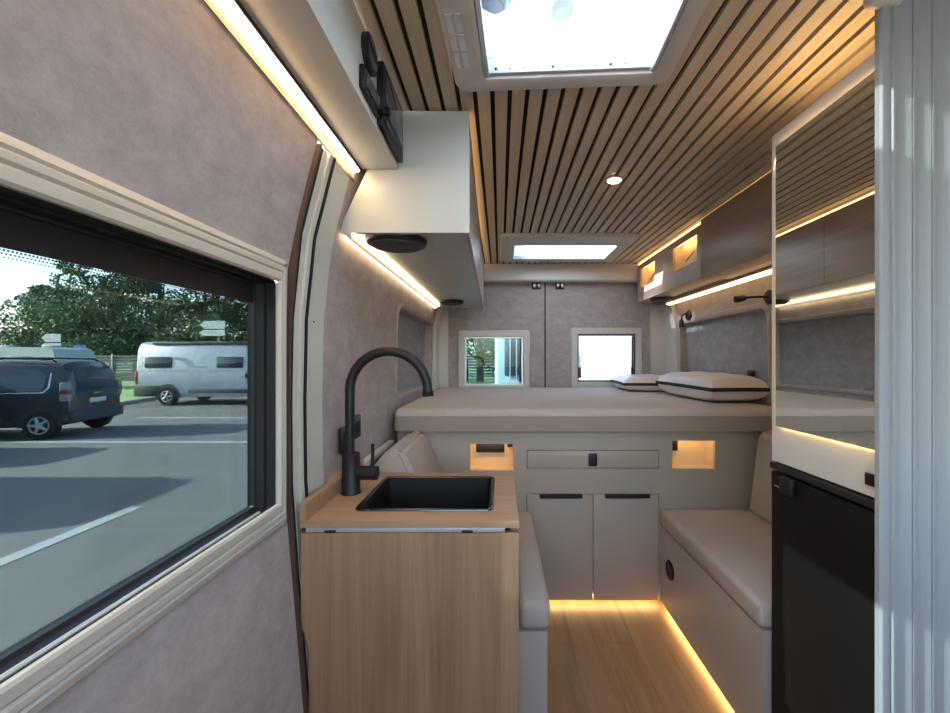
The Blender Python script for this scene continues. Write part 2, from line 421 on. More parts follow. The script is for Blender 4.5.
b = BM(); cyl(b, (-.516, .952, 1.390), (-.507, .952, 1.390), .004, seg=12); obj('screw', b, 'chrome', win)
b = BM()   # faint dot print along the top edge of the pane
for r_ in range(3):
    for k in range(240):
        yy = -.10+k*.0042+(r_ % 2)*.0021; rr = .0011-.0002*r_
        box(b, -.5742, -.5738, yy-rr, yy+rr, 1.295-r_*.0042-rr, 1.295-r_*.0042+rr)
obj('dot_print', b, 'rubber', win, smooth=False)

# rear doors with windows
DY = 3.30
def rear_door(name, wname, x0, x1, wx0, wx1, wz0, wz1, flip):
    b = BM()
    gx0, gx1, gz0, gz1 = wx0+.055, wx1-.05, wz0+.045, wz1-.07
    box(b, x0, wx0+.03, DY, DY+.05, 0, 1.93); box(b, wx1-.03, x1, DY, DY+.05, 0, 1.93)
    box(b, wx0+.03, wx1-.03, DY, DY+.05, 0, wz0+.03); box(b, wx0+.03, wx1-.03, DY, DY+.05, wz1-.03, 1.93)
    d = struct(name, b, 'uph')
    cx, cz = (gx0+gx1)/2, (gz0+gz1)/2
    m2 = lambda a, c, dd: (a+cx, DY+dd, c+cz)
    b = BM(); o = .055
    ring(b, m2, gx1-gx0, gz1-gz0, -.035, [(0,.05),(0,-.006),(.006,-.014),(o-.006,-.014),(o,-.006),(o,.01)], 4)
    w = struct(wname, b, 'cream')
    b = BM(); ring(b, m2, gx1-gx0-.002, gz1-gz0-.002, .012, [(0,.0),(-.010,.0),(-.010,.045),(0,.045)], 4); obj('window_frame', b, 'black' if flip else 'alu', w)
    b = BM(); plate(b, m2, gx1-gx0-.01, gz1-gz0-.01, .01, .030, .034, 4); obj('pane', b, 'glass_clear' if flip else 'glass_mid', w)
    for s in (-1, 1):
        b = BM(); xx = cx+s*((gx1-gx0)/2-.022)
        box(b, xx-.008, xx+.008, DY-.004, DY+.022, gz0+.03, gz0+.12, .003); box(b, xx-.004, xx+.004, DY-.002, DY+.02, gz0+.12, gz0+.22 if s < 0 else gz1-.02, .002)
        obj('window_latch', b, 'black', w)
    return d
rear_door('door_2', 'window_2', -.46, .369, -.345, .24, .90, 1.415, False)
rear_door('door_3', 'window_3', .375, 1.27, .585, 1.165, .93, 1.435, True)
b = BM(); box(b, .367, .377, DY-.004, DY+.03, 0, 1.80); struct('trim_3', b, 'rubber')
# rear corner pillars and the beam over the doors
b = BM(); wall_piece(b, 3.10, 3.30, .0, 1.6, 'L', .03, .03); box(b, -.60, -.425, 3.27, 3.31, 0, 1.93); struct('trim_4', b, 'cream')
b = BM(); wall_piece(b, 3.05, 3.30, .0, 1.6, 'R', .03, .03); box(b, 1.235, 1.44, 3.27, 3.31, 0, 1.93); struct('trim_5', b, 'cream')
b = BM(); prism(b, [(3.20, 1.925), (3.20, 1.80), (3.21, 1.79), (3.30, 1.79), (3.30, 1.925)], 'X', -.30, 1.15); struct('trim_6', b, 'cream')

# door catches under the beam
def catch(x, label):
    t = thing('door_catch', label, 'latch', (x, DY, 1.735), group='rear door catches')
    b = BM(); box(b, x-.036, x+.036, DY-.008, DY, 1.735, 1.80, .003); obj('base_plate', b, 'black', t)
    for s in (-1, 1):
        b = BM(); box(b, x+s*.018-.012, x+s*.018+.012, DY-.032, DY-.008, 1.748, 1.788, .007); obj('roller', b, 'chrome', t)
catch(.300, 'steel roller catch at the top of the left rear door')
catch(.492, 'steel roller catch at the top of the right rear door')

# ------------------------------------------------------------------ roof hatch near the camera, and skylight over the bed
def hatch(name, label, x0, x1, y0, y1, wl, wr, wn, wf, rot, pane, pz, ztop):
    cx, cy = (x0+x1)/2, (y0+y1)/2
    t = thing(name, label, 'skylight', (cx, cy, 1.905), rot)
    ix0, ix1, iy0, iy1 = x0+wl-cx, x1-wr-cx, y0+wn-cy, y1-wf-cy
    # flange: outer rounded rectangle to inner rounded rectangle
    b = BM(); W2, H2 = x1-x0, y1-y0
    iw, ih = ix1-ix0, iy1-iy0; icx, icy = (ix0+ix1)/2, (iy0+iy1)/2
    rows = []
    for (kind, u, z) in (('o',0,.024),('o',0,.010),('o',-.006,.002),('o',-.016,0),('i',.010,0),('i',.002,.004),('i',0,.012),('i',0,ztop)):
        rr = rrect(W2, H2, .035, u, 6) if kind == 'o' else [(p[0]+icx, p[1]+icy) for p in rrect(iw, ih, .012, u, 6)]
        rows.append([b.verts.new((p[0], p[1], z)) for p in rr])
    for A, B in zip(rows, rows[1:]):
        for k in range(len(A)): b.faces.new((A[k], A[(k+1) % len(A)], B[(k+1) % len(A)], B[k]))
    obj('frame', b, 'cream', t, local=True)
    b = BM(); plate(b, lambda a, c, d: (a+icx, c+icy, d), iw+.01, ih+.01, .01, pz, pz+.004, 4); obj('pane', b, pane, t, local=True)
    return t, (ix0, ix1, iy0, iy1)
t, (ix0, ix1, iy0, iy1) = hatch('roof_hatch', 'large white framed roof hatch in the slatted ceiling nearest the camera', -.137, .435, .48, 1.10, .082, .05, .06, .052, math.radians(-3.2), 'milky', .06, .085)
for s, xx in ((-1, ix0), (1, ix1)):
    b = BM(); box(b, xx-s*.004-.006 if s > 0 else xx+.001, xx-.001 if s > 0 else xx+.013, iy0+.02, iy1-.004, .004, .018, .002)
    obj('blind_rail', b, 'alu', t, local=True)
b = BM(); box(b, ix0+.012, ix1-.012, iy1-.012, iy1-.001, .010, .030, .002); obj('screen_bar', b, 'white', t, local=True)
b = BM()
for k in range(10): cyl(b, (ix0+.03+k*.037, iy1-.0118, .020), (ix0+.03+k*.037, iy1-.0135, .020), .0022 if k % 4 else .004, seg=8)
obj('rivet', b, 'black', t, local=True, kind='stuff')
for px_, py_ in ((-.014, .11), (-.165, .085)):
    b = BM(); lathe(b, (px_, py_, .060), [(.038, 0), (.036, -.003), (.024, -.006), (.022, -.016), (.018, -.020), (.008, -.021)], 28); obj('clamp_disc', b, 'disc', t, local=True)
b = BM()   # grey pull plate let into the left flange
for k in range(3):
    for q in range(2): box(b, ix0-.068+q*.020, ix0-.052+q*.020, .05+k*.055, .05+k*.055+.048, -.002, .004, .002)
obj('vent_slot', b, 'alu', t, local=True)
t, (jx0, jx1, jy0, jy1) = hatch('roof_window', 'smaller white framed skylight in the slatted ceiling above the bed', -.0, .86, 2.43, 3.07, .10, .09, .20, .09, 0, 'milky_clear', .05, .08)
b = BM(); box(b, jx0+.004, .55-.43, jy0+.004, jy1-.004, .026, .029); obj('added_blind', b, 'milky', t, local=True)  # partial blind added to trim the sun patch on the right cabinet
b = BM(); cyl(b, (jx0-.03, jy0-.05, -.006), (jx0-.03, jy0-.05, .002), .012, seg=14); obj('knob', b, 'alu', t, local=True)

# ------------------------------------------------------------------ overhead units, left
ZB = 1.553
b = BM()
prof = [(-.31, 1.745), (-.31, 1.925), (xl(1.925)+.002, 1.925), (xl(1.85)+.002, 1.85), (xl(1.745)+.006, 1.745)]
box1 = thing('overhead_locker', 'long white overhead locker along the sliding door with gauges on its front', 'cabinet', (-.35, .12, 1.745))
prism(b, prof, 'Y', -.95, 1.218); obj('body', b, 'white', box1)
b = BM(); prism(b, [(-.450, 1.708), (-.450, 1.745), (-.420, 1.745), (-.420, 1.738), (-.445, 1.738), (-.445, 1.708)], 'Y', -.95, 1.218); obj('lip', b, 'brown_gasket', box1)
t = thing('light_strip', 'bright warm light strip along the sliding door under the near locker', 'light', (-.405, .13, 1.73), group='warm light strips')
b = BM(); box(b, -.444, -.422, -.94, 1.212, 1.7365, 1.7445); obj('channel', b, 'alu', t)
b = BM(); box(b, -.439, -.427, -.94, 1.210, 1.7325, 1.7362, .001); obj('diffuser', b, 'led_n', t)

t = thing('wall_clock', 'round dark dial on the white locker front above the small panel', 'gauge', (-.31, .934, 1.835))
b = BM(); lathe(b, (-.31, .934, 1.878), [(.043, 0), (.043, .010), (.036, .013)], 30, 'X'); obj('rim', b, 'black', t)
b = BM(); lathe(b, (-.297, .934, 1.878), [(.033, 0), (.033, .002)], 30, 'X'); obj('dial', b, 'carglass', t)
t = thing('switch_panel', 'small black switch panel on the locker front below the round dial', 'control panel', (-.31, .935, 1.765))
b = BM(); box(b, -.31, -.298, .878, .992, 1.765, 1.818, .003); obj('plate', b, 'black', t)
for k in range(3):
    b = BM(); box(b, -.298, -.294, .888+k*.033, .914+k*.033, 1.775, 1.808, .002); obj('switch', b, 'dkplastic', t)
t = thing('control_panel', 'large black control panel on the locker front beside the white end cabinet', 'control panel', (-.31, 1.105, 1.757))
b = BM(); box(b, -.31, -.292, 1.004, 1.205, 1.757, 1.917, .003); obj('housing', b, 'black', t)
b = BM(); box(b, -.292, -.290, 1.02, 1.19, 1.80, 1.905, .001); obj('screen', b, 'carglass', t)
for k in range(5):
    b = BM(); box(b, -.292, -.2885, 1.028+k*.034, 1.048+k*.034, 1.768, 1.782, .001); obj('button', b, 'dkplastic', t)
b = BM(); cyl(b, (-.292, 1.008, 1.79), (-.278, 1.008, 1.79), .012, seg=16); obj('knob', b, 'rubber', t)
b = BM(); cyl(b, (-.298, .982, 1.782), (-.284, .982, 1.782), .010, seg=16); obj('socket', b, 'rubber', t)

t = thing('overhead_cabinet', 'white ended overhead cabinet on the left with speakers under it', 'cabinet', (-.3, 2.1, ZB))
b = BM()
hexa(b, [(-.498,1.222,ZB),(-.094,1.222,ZB),(-.094,1.222,1.925),(-.318,1.222,1.925), (-.488,1.240,ZB),(-.094,1.240,ZB),(-.094,1.240,1.925),(-.318,1.240,1.925)])
obj('end_panel', b, 'white', t)
b = BM()   # body behind the end panel, drawn in slightly towards the rear
hexa(b, [(-.462,1.240,ZB+.012),(-.106,1.240,ZB+.012),(-.106,1.240,1.905),(-.318,1.240,1.905), (-.462,3.19,ZB+.012),(-.142,3.19,ZB+.012),(-.142,3.19,1.905),(-.318,3.19,1.905)])
obj('body', b, 'white', t)
for y0, y1, q0, q1 in ((1.243, 2.058, 0, .42), (2.062, 2.80, .42, .80)):
    f = lambda y: -.094 - (y-1.24)/1.95*.036
    b = BM(); hexa(b, [(f(y0)-.011,y0,ZB-.002),(f(y0),y0,ZB-.002),(f(y0),y0,1.902),(f(y0)-.011,y0,1.902), (f(y1)-.011,y1,ZB-.002),(f(y1),y1,ZB-.002),(f(y1),y1,1.902),(f(y1)-.011,y1,1.902)])
    obj('door', b, 'cablight', t)
b = BM(); hexa(b, [(-.135,2.804,ZB-.002),(-.124,2.804,ZB-.002),(-.124,2.804,1.902),(-.135,2.804,1.902), (-.142,3.19,ZB-.002),(-.131,3.19,ZB-.002),(-.131,3.19,1.902),(-.142,3.19,1.902)]); obj('door', b, 'cablight', t)
t = thing('light_strip', 'warm light strip along the left wall under the white ended cabinet', 'light', (-.48, 2.1, 1.54), group='warm light strips')
b = BM(); prism(b, [(-.474,1.562),(-.474,1.552),(-.455,1.532),(-.45,1.532),(-.45,1.562)], 'Y', 1.225, 2.95); 
bmesh.ops.translate(b, verts=b.verts, vec=(-.006,0,0)); obj('channel', b, 'post', t)
b = BM(); box(b, -.4545, -.445, 1.228, 2.94, 1.550, 1.559, .001); obj('diffuser', b, 'led_s', t)
b = BM(); box(b, -.480, -.470, 1.228, 2.94, 1.536, 1.546, .001); obj('diffuser', b, 'led_s', t)
t = thing('light_strip', 'warm light strip between ceiling slats and the left cabinet top', 'light', (-.12, 2.1, 1.906), group='warm light strips')
b = BM(); hexa(b, [(-.108,1.245,1.906),(-.100,1.245,1.906),(-.100,1.245,1.913),(-.108,1.245,1.913),(-.142,3.18,1.906),(-.134,3.18,1.906),(-.134,3.18,1.913),(-.142,3.18,1.913)])
obj('diffuser', b, 'led_y', t)

def speaker(x, y, z, r, label):
    t = thing('round_speaker', label, 'speaker', (x, y, z), group='round speakers under the overhead cabinets')
    b = BM(); lathe(b, (x, y, z), [(r, 0), (r, -.006), (r*.96, -.016), (r*.86, -.020)], 36); obj('ring', b, 'black', t)
    b = BM(); lathe(b, (x, y, z-.0205), [(r*.82, 0), (r*.80, -.003), (r*.3, -.006)], 36); obj('grille', b, 'dkplastic', t)
speaker(-.345, 1.335, ZB+.011, .100, 'large round black speaker under the near end of the left cabinet')
speaker(-.335, 2.76, ZB+.011, .085, 'round black speaker under the far end of the left cabinet')
speaker(1.19, 2.95, 1.612, .08, 'round black speaker under the far right cabinet near the rear door')

# ------------------------------------------------------------------ overhead cabinets, right
t = thing('overhead_cabinet', 'brown wood fronted overhead cabinet on the right beside the mirror', 'cabinet', (1.2, 1.67, 1.595))
def right_body(b, x0, z0, y0, y1):
    prism(b, [(x0, z0), (x0, 1.905), (xr(1.905)-.003, 1.905), (xr(1.75)-.003, 1.75), (xr(z0)-.05, z0)], 'Y', y0, y1)
b = BM(); right_body(b, 1.10, 1.60, 1.19, 2.168); obj('body', b, 'cablight', t)
b = BM(); box(b, 1.086, 1.10, 1.192, 2.166, 1.595, 1.918, .002); obj('door', b, 'walnut', t)

t = thing('niche_cabinet', 'wood overhead cabinet at the far right with two lit openings', 'cabinet', (1.2, 2.68, 1.61))
NZ0, NZ1 = 1.715, 1.865
N = [(2.235, 2.545), (2.845, 3.13)]
b = BM()
y = 2.172; zb, zt = 1.612, 1.905
ed = [2.172, N[0][0], N[0][1], N[1][0], N[1][1], 3.196]
box(b, 1.10, 1.114, 2.172, 3.196, zb, NZ0); box(b, 1.10, 1.114, 2.172, 3.196, NZ1, zt)
for a0, a1 in ((ed[0], ed[1]), (ed[2], ed[3]), (ed[4], ed[5])): box(b, 1.10, 1.114, a0, a1, NZ0, NZ1)
obj('front_panel', b, 'cablight', t)
b = BM(); box(b, 1.114, 1.30, 2.172, 3.196, zb, zb+.012); box(b, 1.114, 1.175, 2.172, 3.196, zt-.012, zt)
box(b, 1.10, 1.26, 3.184, 3.196, zb, 1.70); obj('body', b, 'cablight', t)
for a0, a1 in N:
    b = BM()
    m3 = lambda a, c, d: (1.1+d, a+(a0+a1)/2, c+(NZ0+NZ1)/2)
    m7 = lambda a, c, d: (1.1+d, a+(a0+a1)/2, c+(NZ0+NZ1)/2+.007)
    ring(b, m7, a1-a0+.002, NZ1-NZ0+.016, .004, [(0,.0145),(0,.055),(.004,.055),(.004,.0145)], 4)
    plate(b, m7, a1-a0+.002, NZ1-NZ0+.016, .004, .055, .060, 4); nn = obj('niche', b, 'niche', t)
    b = BM(); box(b, 1.116, 1.124, a0+.02, a1-.02, NZ1+.005, NZ1+.011); obj('niche_light', b, 'led_h', nn)
    b = BM(); cyl(b, (1.148, (a0+a1)/2-.03, NZ0+.09), (1.135, (a0+a1)/2+.05, NZ0+.045), .0035, seg=8); obj('hook', b, 'brown_gasket', nn)
t = thing('light_strip', 'warm light strip under the right cabinets above the bed recess', 'light', (1.28, 2.1, 1.56), group='warm light strips')
b = BM(); box(b, 1.262, 1.30, 1.2, 3.05, 1.585, 1.597); obj('channel', b, 'cream', t)
b = BM(); prism(b, [(1.264,1.584),(1.264,1.576),(1.292,1.570),(1.296,1.584)], 'Y', 1.2, 3.04); obj('diffuser', b, 'led', t)
t = thing('light_strip', 'warm light strip between ceiling slats and the right wood cabinets', 'light', (1.105, 2.2, 1.92), group='warm light strips')
b = BM(); box(b, 1.098, 1.108, 1.2, 3.18, 1.906, 1.916); obj('diffuser', b, 'led_y', t)

# reading lamps
def reading_lamp(y, z, pts, head, label):
    x = xr(z)
    t = thing('reading_lamp', label, 'lamp', (x, y, z-.03), group='reading lamps on the right wall')
    b = BM(); lathe(b, (x, y, z), [(.036, .004), (.036, -.012), (.030, -.018), (.010, -.019)], 28, 'X'); obj('wall_base', b, 'black', t)
    P = [Vector((x-.018, y, z))]+[Vector((x+p[0], y+p[1], z+p[2])) for p in pts]
    b = BM(); tube(b, P, .0055, 10); obj('gooseneck', b, 'rubber', t)
    e = P[-1]; d = Vector(head)
    b = BM(); cyl(b, e, e+d*.25, .010, .016, 18); cyl(b, e+d*.25, e+d, .016, .017, 18); obj('lamp_head', b, 'black', t)
reading_lamp(2.0, 1.475, [(-.05, -.005, .0), (-.09, -.01, -.001), (-.13, -.01, -.004)], (-.055, .0, -.010), 'black gooseneck reading lamp stretched out beside the mirror cabinet')
reading_lamp(2.86, 1.475, [(-.035, -.005, .012), (-.055, -.005, .0), (-.062, -.005, -.03)], (.0, -.004, -.055), 'black gooseneck reading lamp folded down near the rear corner')

# ------------------------------------------------------------------ downlight
t = thing('downlight', 'small round downlight set in the slatted ceiling', 'light', (.485, 1.70, 1.922))
b = BM(); lathe(b, (.485, 1.70, 1.93), [(.036, 0), (.036, -.004), (.030, -.006)], 30); obj('bezel', b, 'cream', t)
b = BM(); lathe(b, (.485, 1.70, 1.9235), [(.027, 0), (.026, -.002)], 30); obj('diffuser', b, 'spot', t)

# ------------------------------------------------------------------ mirror column, fridge, sliding shutter (right)
UX = .79
t = thing('tall_cabinet', 'tall cream cabinet on the right carrying the mirror above the fridge', 'cabinet', (1.05, 1.02, .875))
b = BM(); prism(b, [(UX, .875), (UX, 1.812), (xr(1.812)-.004, 1.812), (xr(1.6)-.004, 1.6), (xr(1.2)-.004, 1.2), (xr(.875)-.004, .875)], 'Y', .826, 1.162); obj('body', b, 'cream', t)
b = BM(); box(b, UX-.006, UX, .838, .862, .898, .925, .003); obj('switch', b, 'black', t)
a = 0.0
t = thing('mirror', 'tall frameless mirror on the cream cabinet reflecting slats and bed', 'mirror', (UX-.001, 1.160, .978), -a)
b = BM(); box(b, -.009, -.006, -.337, -.028, 0, .79); obj('glass_sheet', b, 'mirror', t, local=True, smooth=False)
t = thing('light_strip', 'warm light strip glowing behind the edges of the mirror', 'light', (.784, 1.0, .97), group='warm light strips')
b = BM(); box(b, .7855, .7895, .84, 1.120, .982, .990); obj('diffuser', b, 'led_h', t)
b = BM(); box(b, .7855, .7895, .84, 1.120, 1.757, 1.764); obj('diffuser', b, 'led_h', t)
b = BM(); box(b, .7865, .7895, 1.118, 1.126, .99, 1.757); obj('diffuser', b, 'led_h', t)
t = thing('light_strip', 'warm light strip on top of the mirror cabinet lighting the slats', 'light', (.83, 1.02, 1.813), group='warm light strips')
b = BM(); box(b, .83, .845, .84, 1.15, 1.813, 1.821); obj('diffuser', b, 'led_h', t)

t = thing('fridge', 'black built in fridge under the mirror cabinet', 'fridge', (1.05, 1.02, .0))
b = BM(); box(b, UX+.03, 1.30, .828, 1.160, .03, .868); obj('body', b, 'black', t)
b = BM(); box(b, UX-.004, UX+.028, .826, 1.160, .03, .845, .004); obj('door', b, 'fridge', t)
b = BM(); box(b, UX-.008, UX+.028, .826, 1.162, .852, .870, .003); obj('top_trim', b, 'black', t)
b = BM(); box(b, UX-.0085, UX-.004, 1.075, 1.153, .795, .842, .002); hp = obj('handle_plate', b, 'rubber', t)
b = BM(); box(b, UX-.022, UX-.006, 1.06, 1.105, .800, .846, .005); obj('handle', b, 'black', t)
b = BM(); box(b, UX-.0095, UX-.0085, 1.11, 1.14, .806, .811); obj('badge', b, 'chrome', hp)
b = BM(); box(b, UX+.03, 1.30, .84, 1.15, -.015, .03); obj('plinth', b, 'rubber', t)

t = thing('tambour_door', 'grey ribbed roller shutter door standing at the right edge', 'door', (1.05, .835, 0))
b = BM(); pts = [(1.32, .822), (.770, .822), (.770, .812), (.773, .808), (.784, .807)]
x = .790
while x < 1.30:
    w_ = .0395
    pts += [(x, .8095), (x+.002, .805), (x+.006, .8045), (x+.012, .8075), (x+w_/2, .8085), (x+w_-.006, .8065), (x+w_-.001, .805)]
    x += w_
pts += [(1.32, .808)]
prism(b, pts, 'Z', .006, 1.925); obj('shutter', b, 'tambour', t)
b = BM(); box(b, .770, 1.33, .80, .823, -.015, .006); obj('floor_track', b, 'alu', t)
b = BM(); box(b, .738, .81, .79, .823, 1.878, 1.929, .016, 4); obj('top_track', b, 'cream', t)

# ------------------------------------------------------------------ bed: mattress, base cabinet
b = BM(); box(b, -.497, 1.355, 1.872, 3.262, .814, .934, .028, 5)
for f in b.faces:
    f.material_index = 0
t = thing('mattress', 'wide pale mattress on the rear bed across the van', 'mattress', (.43, 2.56, .814))
mo = obj('mattress_body', b, 'mattress', t)
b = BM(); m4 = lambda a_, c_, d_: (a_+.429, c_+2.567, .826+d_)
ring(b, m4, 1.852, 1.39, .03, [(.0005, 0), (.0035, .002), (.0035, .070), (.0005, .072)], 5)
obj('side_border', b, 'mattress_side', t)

FY = 1.91
t = thing('bed_base', 'grey under bed cabinet with two doors, drawer and lit openings', 'cabinet', (.43, 2.5, .03))
NI = [(-.143, .067, .632, .760), (.822, 1.028, .640, .775)]
b = BM()
xs0, xs1 = -.488, 1.33
holes2 = [NI[0], (.127, .759, .642, .730), (.127, .759, .014, .522), NI[1]]
# front panel as a grid of boxes around the openings
xc = sorted({xs0, xs1, *[h[0] for h in holes2], *[h[1] for h in holes2]}); zc = sorted({.014, .812, *[h[2] for h in holes2], *[h[3] for h in holes2]})
for i in range(len(xc)-1):
    for j in range(len(zc)-1):
        mx_, mz_ = (xc[i]+xc[i+1])/2, (zc[j]+zc[j+1])/2
        if not any(h[0] < mx_ < h[1] and h[2] < mz_ < h[3] for h in holes2):
            box(b, xc[i], xc[i+1], FY, FY+.018, zc[j], zc[j+1])
bmesh.ops.remove_doubles(b, verts=b.verts, dist=1e-5)
obj('front_panel', b, 'grey_lam', t, smooth=False)
b = BM(); box(b, xs0, xs1, FY+.018, 3.25, .79, .812); box(b, xs0, xs1, FY+.10, FY+.12, -.015, .60); box(b, .10, .12, FY+.018, 3.2, .03, .79); box(b, .77, .79, FY+.018, 3.2, .03, .79); obj('carcass', b, 'black', t)
b = BM(); box(b, .130, .756, FY-.002, FY+.016, .645, .727, .001); dr = obj('drawer', b, 'grey_lam', t)
b = BM(); box(b, .421, .463, FY-.012, FY-.002, .655, .716, .005); dl = obj('latch', b, 'black', dr)
for x0, x1, hx0, hx1 in ((.130, .4425, .188, .392), (.4455, .756, .50, .712)):
    b = BM(); box(b, x0, x1, FY-.002, FY+.016, .014, .519, .001); d = obj('door', b, 'grey_lam', t)
    b = BM(); box(b, hx0, hx1, FY-.016, FY+.004, .504, .521, .002); obj('handle', b, 'black', d)
for k, (x0, x1, z0, z1) in enumerate(NI):
    m5 = lambda a_, c_, d_: (a_+(x0+x1)/2, FY+d_, c_+(z0+z1)/2)
    m6 = lambda a_, c_, d_: (a_+(x0+x1)/2, FY+d_, c_+(z0+z1)/2+.010)
    b = BM(); ring(b, m6, x1-x0+.002, z1-z0+.022, .004, [(0,.0185),(0,.09),(.004,.09),(.004,.0185)], 3)
    plate(b, m6, x1-x0+.002, z1-z0+.022, .004, .09, .096, 3); n_ = obj('niche', b, 'niche', t)
    b = BM(); box(b, x0+.01, x1-.01, FY+.020, FY+.030, z1+.008, z1+.014); obj('niche_light', b, 'led_h', n_)
    b = BM()
    if k == 0: box(b, x0+.025, x1-.045, FY+.070, FY+.089, z1-.058, z1-.008, .003); box(b, x1-.03, x1-.006, FY+.06, FY+.089, z1-.03, z1-.005, .003)
    else: box(b, x0+.004, x0+.055, FY+.060, FY+.089, z1-.062, z1-.006, .003)
    so = obj('socket', b, 'brown_gasket' if 0 else 'black', n_)

# floor light strips
t = thing('light_strip', 'warm light strip at the floor under the bed base doors', 'light', (.44, FY+.03, 0), group='warm light strips')
b = BM(); box(b, .15, .762, FY+.024, FY+.036, .010, .022); obj('diffuser', b, 'led_f', t)
t = thing('light_strip', 'warm light strip at the floor under the right bench', 'light', (.79, 1.55, 0), group='warm light strips')
b = BM(); box(b, .790, .802, 1.19, 1.90, .010, .022); obj('diffuser', b, 'led_f', t)

# pillows
def pillow(cx, cy, z, lx, ly, h, rz, label):
    t = thing('pillow', label, 'pillow', (cx, cy, z), rz, 'pillows on the bed')
    b = BM(); n = 28
    def zz(u, v, s):
        e = max(0, (1-abs(u)**4))*max(0, (1-abs(v)**4))
        w = .006*math.sin(7*u+3*v)*math.sin(5*v-2*u)*e
        return h*.5 + s*(.010 + (h*.5-.010)*e**.32) + (w if s > 0 else 0)
    def pt(i, j, s):
        u, v = -1+2*i/n, -1+2*j/n
        k = 1-.05*(1-abs(u)**2)*abs(v)**3; k2 = 1-.05*(1-abs(v)**2)*abs(u)**3
        return (u*lx/2*k2, v*ly/2*k, max(.001, zz(u, v, s)))
    for s in (-1, 1):
        g = [[b.verts.new(pt(i, j, s)) for j in range(n+1)] for i in range(n+1)]
        for i in range(n):
            for j in range(n): b.faces.new((g[i][j], g[i+1][j], g[i+1][j+1], g[i][j+1]))
    obj('pillow_case', b, 'pillow', t, local=True)
    b = BM(); per = [(i, 0) for i in range(n)]+[(n, j) for j in range(n)]+[(n-i, n) for i in range(n)]+[(0, n-j) for j in range(n)]
    A = [b.verts.new(pt(i, j, -1)) for i, j in per]; B = [b.verts.new(pt(i, j, 1)) for i, j in per]
    for k in range(len(per)): b.faces.new((A[k], A[(k+1) % len(per)], B[(k+1) % len(per)], B[k]))
    bmesh.ops.scale(b, verts=b.verts, vec=(1.012, 1.012, 1)); obj('piping', b, 'piping', t, local=True)
pillow(1.215, 2.36, .933, .31, .66, .15, math.radians(2), 'near white pillow with black edge band against the right wall')
pillow(1.10, 2.97, .933, .46, .46, .11, math.radians(-4), 'far white pillow with black edge band by the rear door')
b = BM(); box(b, 1.405, 1.418, 2.22, 2.28, 1.065, 1.100, .006); obj('wall_socket', b, 'black', None, label='small black socket on the right recess behind the near pillow', category='socket')

# ------------------------------------------------------------------ benches
def cushion(b, x0, x1, y0, y1, z0, z1, bev=.022): box(b, x0, x1, y0, y1, z0, z1, bev, 4)
t = thing('bench', 'right hand bench box with pale front and round black vent', 'bench', (1.04, 1.53, 0))
b = BM(); box(b, .766, .784, 1.184, 1.906, .014, .372); box(b, .766, 1.30, 1.166, 1.184, .014, .372); box(b, .784, 1.30, 1.184, 1.906, .355, .372); box(b, .85, .86, 1.184, 1.906, -.015, .355); obj('body', b, 'bench_lam', t)
b = BM(); lathe(b, (.766, 1.80, .215), [(.042, 0), (.042, -.004), (.034, -.007), (.030, -.003)], 30, 'X'); v = obj('vent_ring', b, 'black', t)
b = BM()
for k in range(5): box(b, .761, .765, 1.775, 1.825, .195+k*.010, .199+k*.010)
obj('vent_slat', b, 'dkplastic', v)
b = BM(); cushion(b, .757, 1.31, 1.165, 1.902, .373, .455); obj('seat_cushion', b, 'cushion', None, label='grey fabric seat cushion on the right bench', category='cushion')
b = BM()
prism(b, [(1.155, .458), (1.20, .82), (1.225, .836), (1.27, .836), (1.32, .70), (1.32, .458)], 'Y', 1.175, 1.868)
bmesh.ops.bevel(b, geom=b.edges[:], offset=.015, segments=3, affect='EDGES')
obj('backrest_cushion', b, 'cushion', None, label='upright grey backrest cushion against the right wall', category='cushion')

t = thing('bench', 'left hand bench box behind the sink cabinet', 'bench', (-.15, 1.6, 0))
LX = .140
b = BM(); box(b, LX-.018, LX, 1.199, 1.906, .03, .362); box(b, .056, LX, 1.18, 1.198, .03, .362); box(b, .056, LX-.019, 1.20, 1.439, .34, .362); box(b, -.47, LX-.019, 1.44, 1.906, .34, .362); box(b, .07, .08, 1.2, 1.906, -.015, .34); obj('body', b, 'bench_lam', t)
b = BM()
cushion(b, .056, .150, 1.178, 1.902, .363, .447)
obj('seat_cushion', b, 'cushion', None, label='narrow grey seat cushion on the left bench beside the oak flap', category='cushion')
b = BM(); cushion(b, -.475, .053, 1.440, 1.902, .363, .447)
obj('seat_cushion', b, 'cushion', None, label='grey seat cushion between the back of the sink cabinet and the bed base', category='cushion')
b = BM()
prism(b, [(-.475, .450), (-.475, .76), (-.41, .838), (-.355, .838), (-.245, .60), (-.245, .450)], 'Y', 1.450, 1.868)
bmesh.ops.recalc_face_normals(b, faces=b.faces)
bmesh.ops.bevel(b, geom=b.edges[:], offset=.02, segments=4, affect='EDGES')
obj('backrest_cushion', b, 'cushion', None, label='pale backrest cushion leaning at the left wall behind the sink', category='cushion')

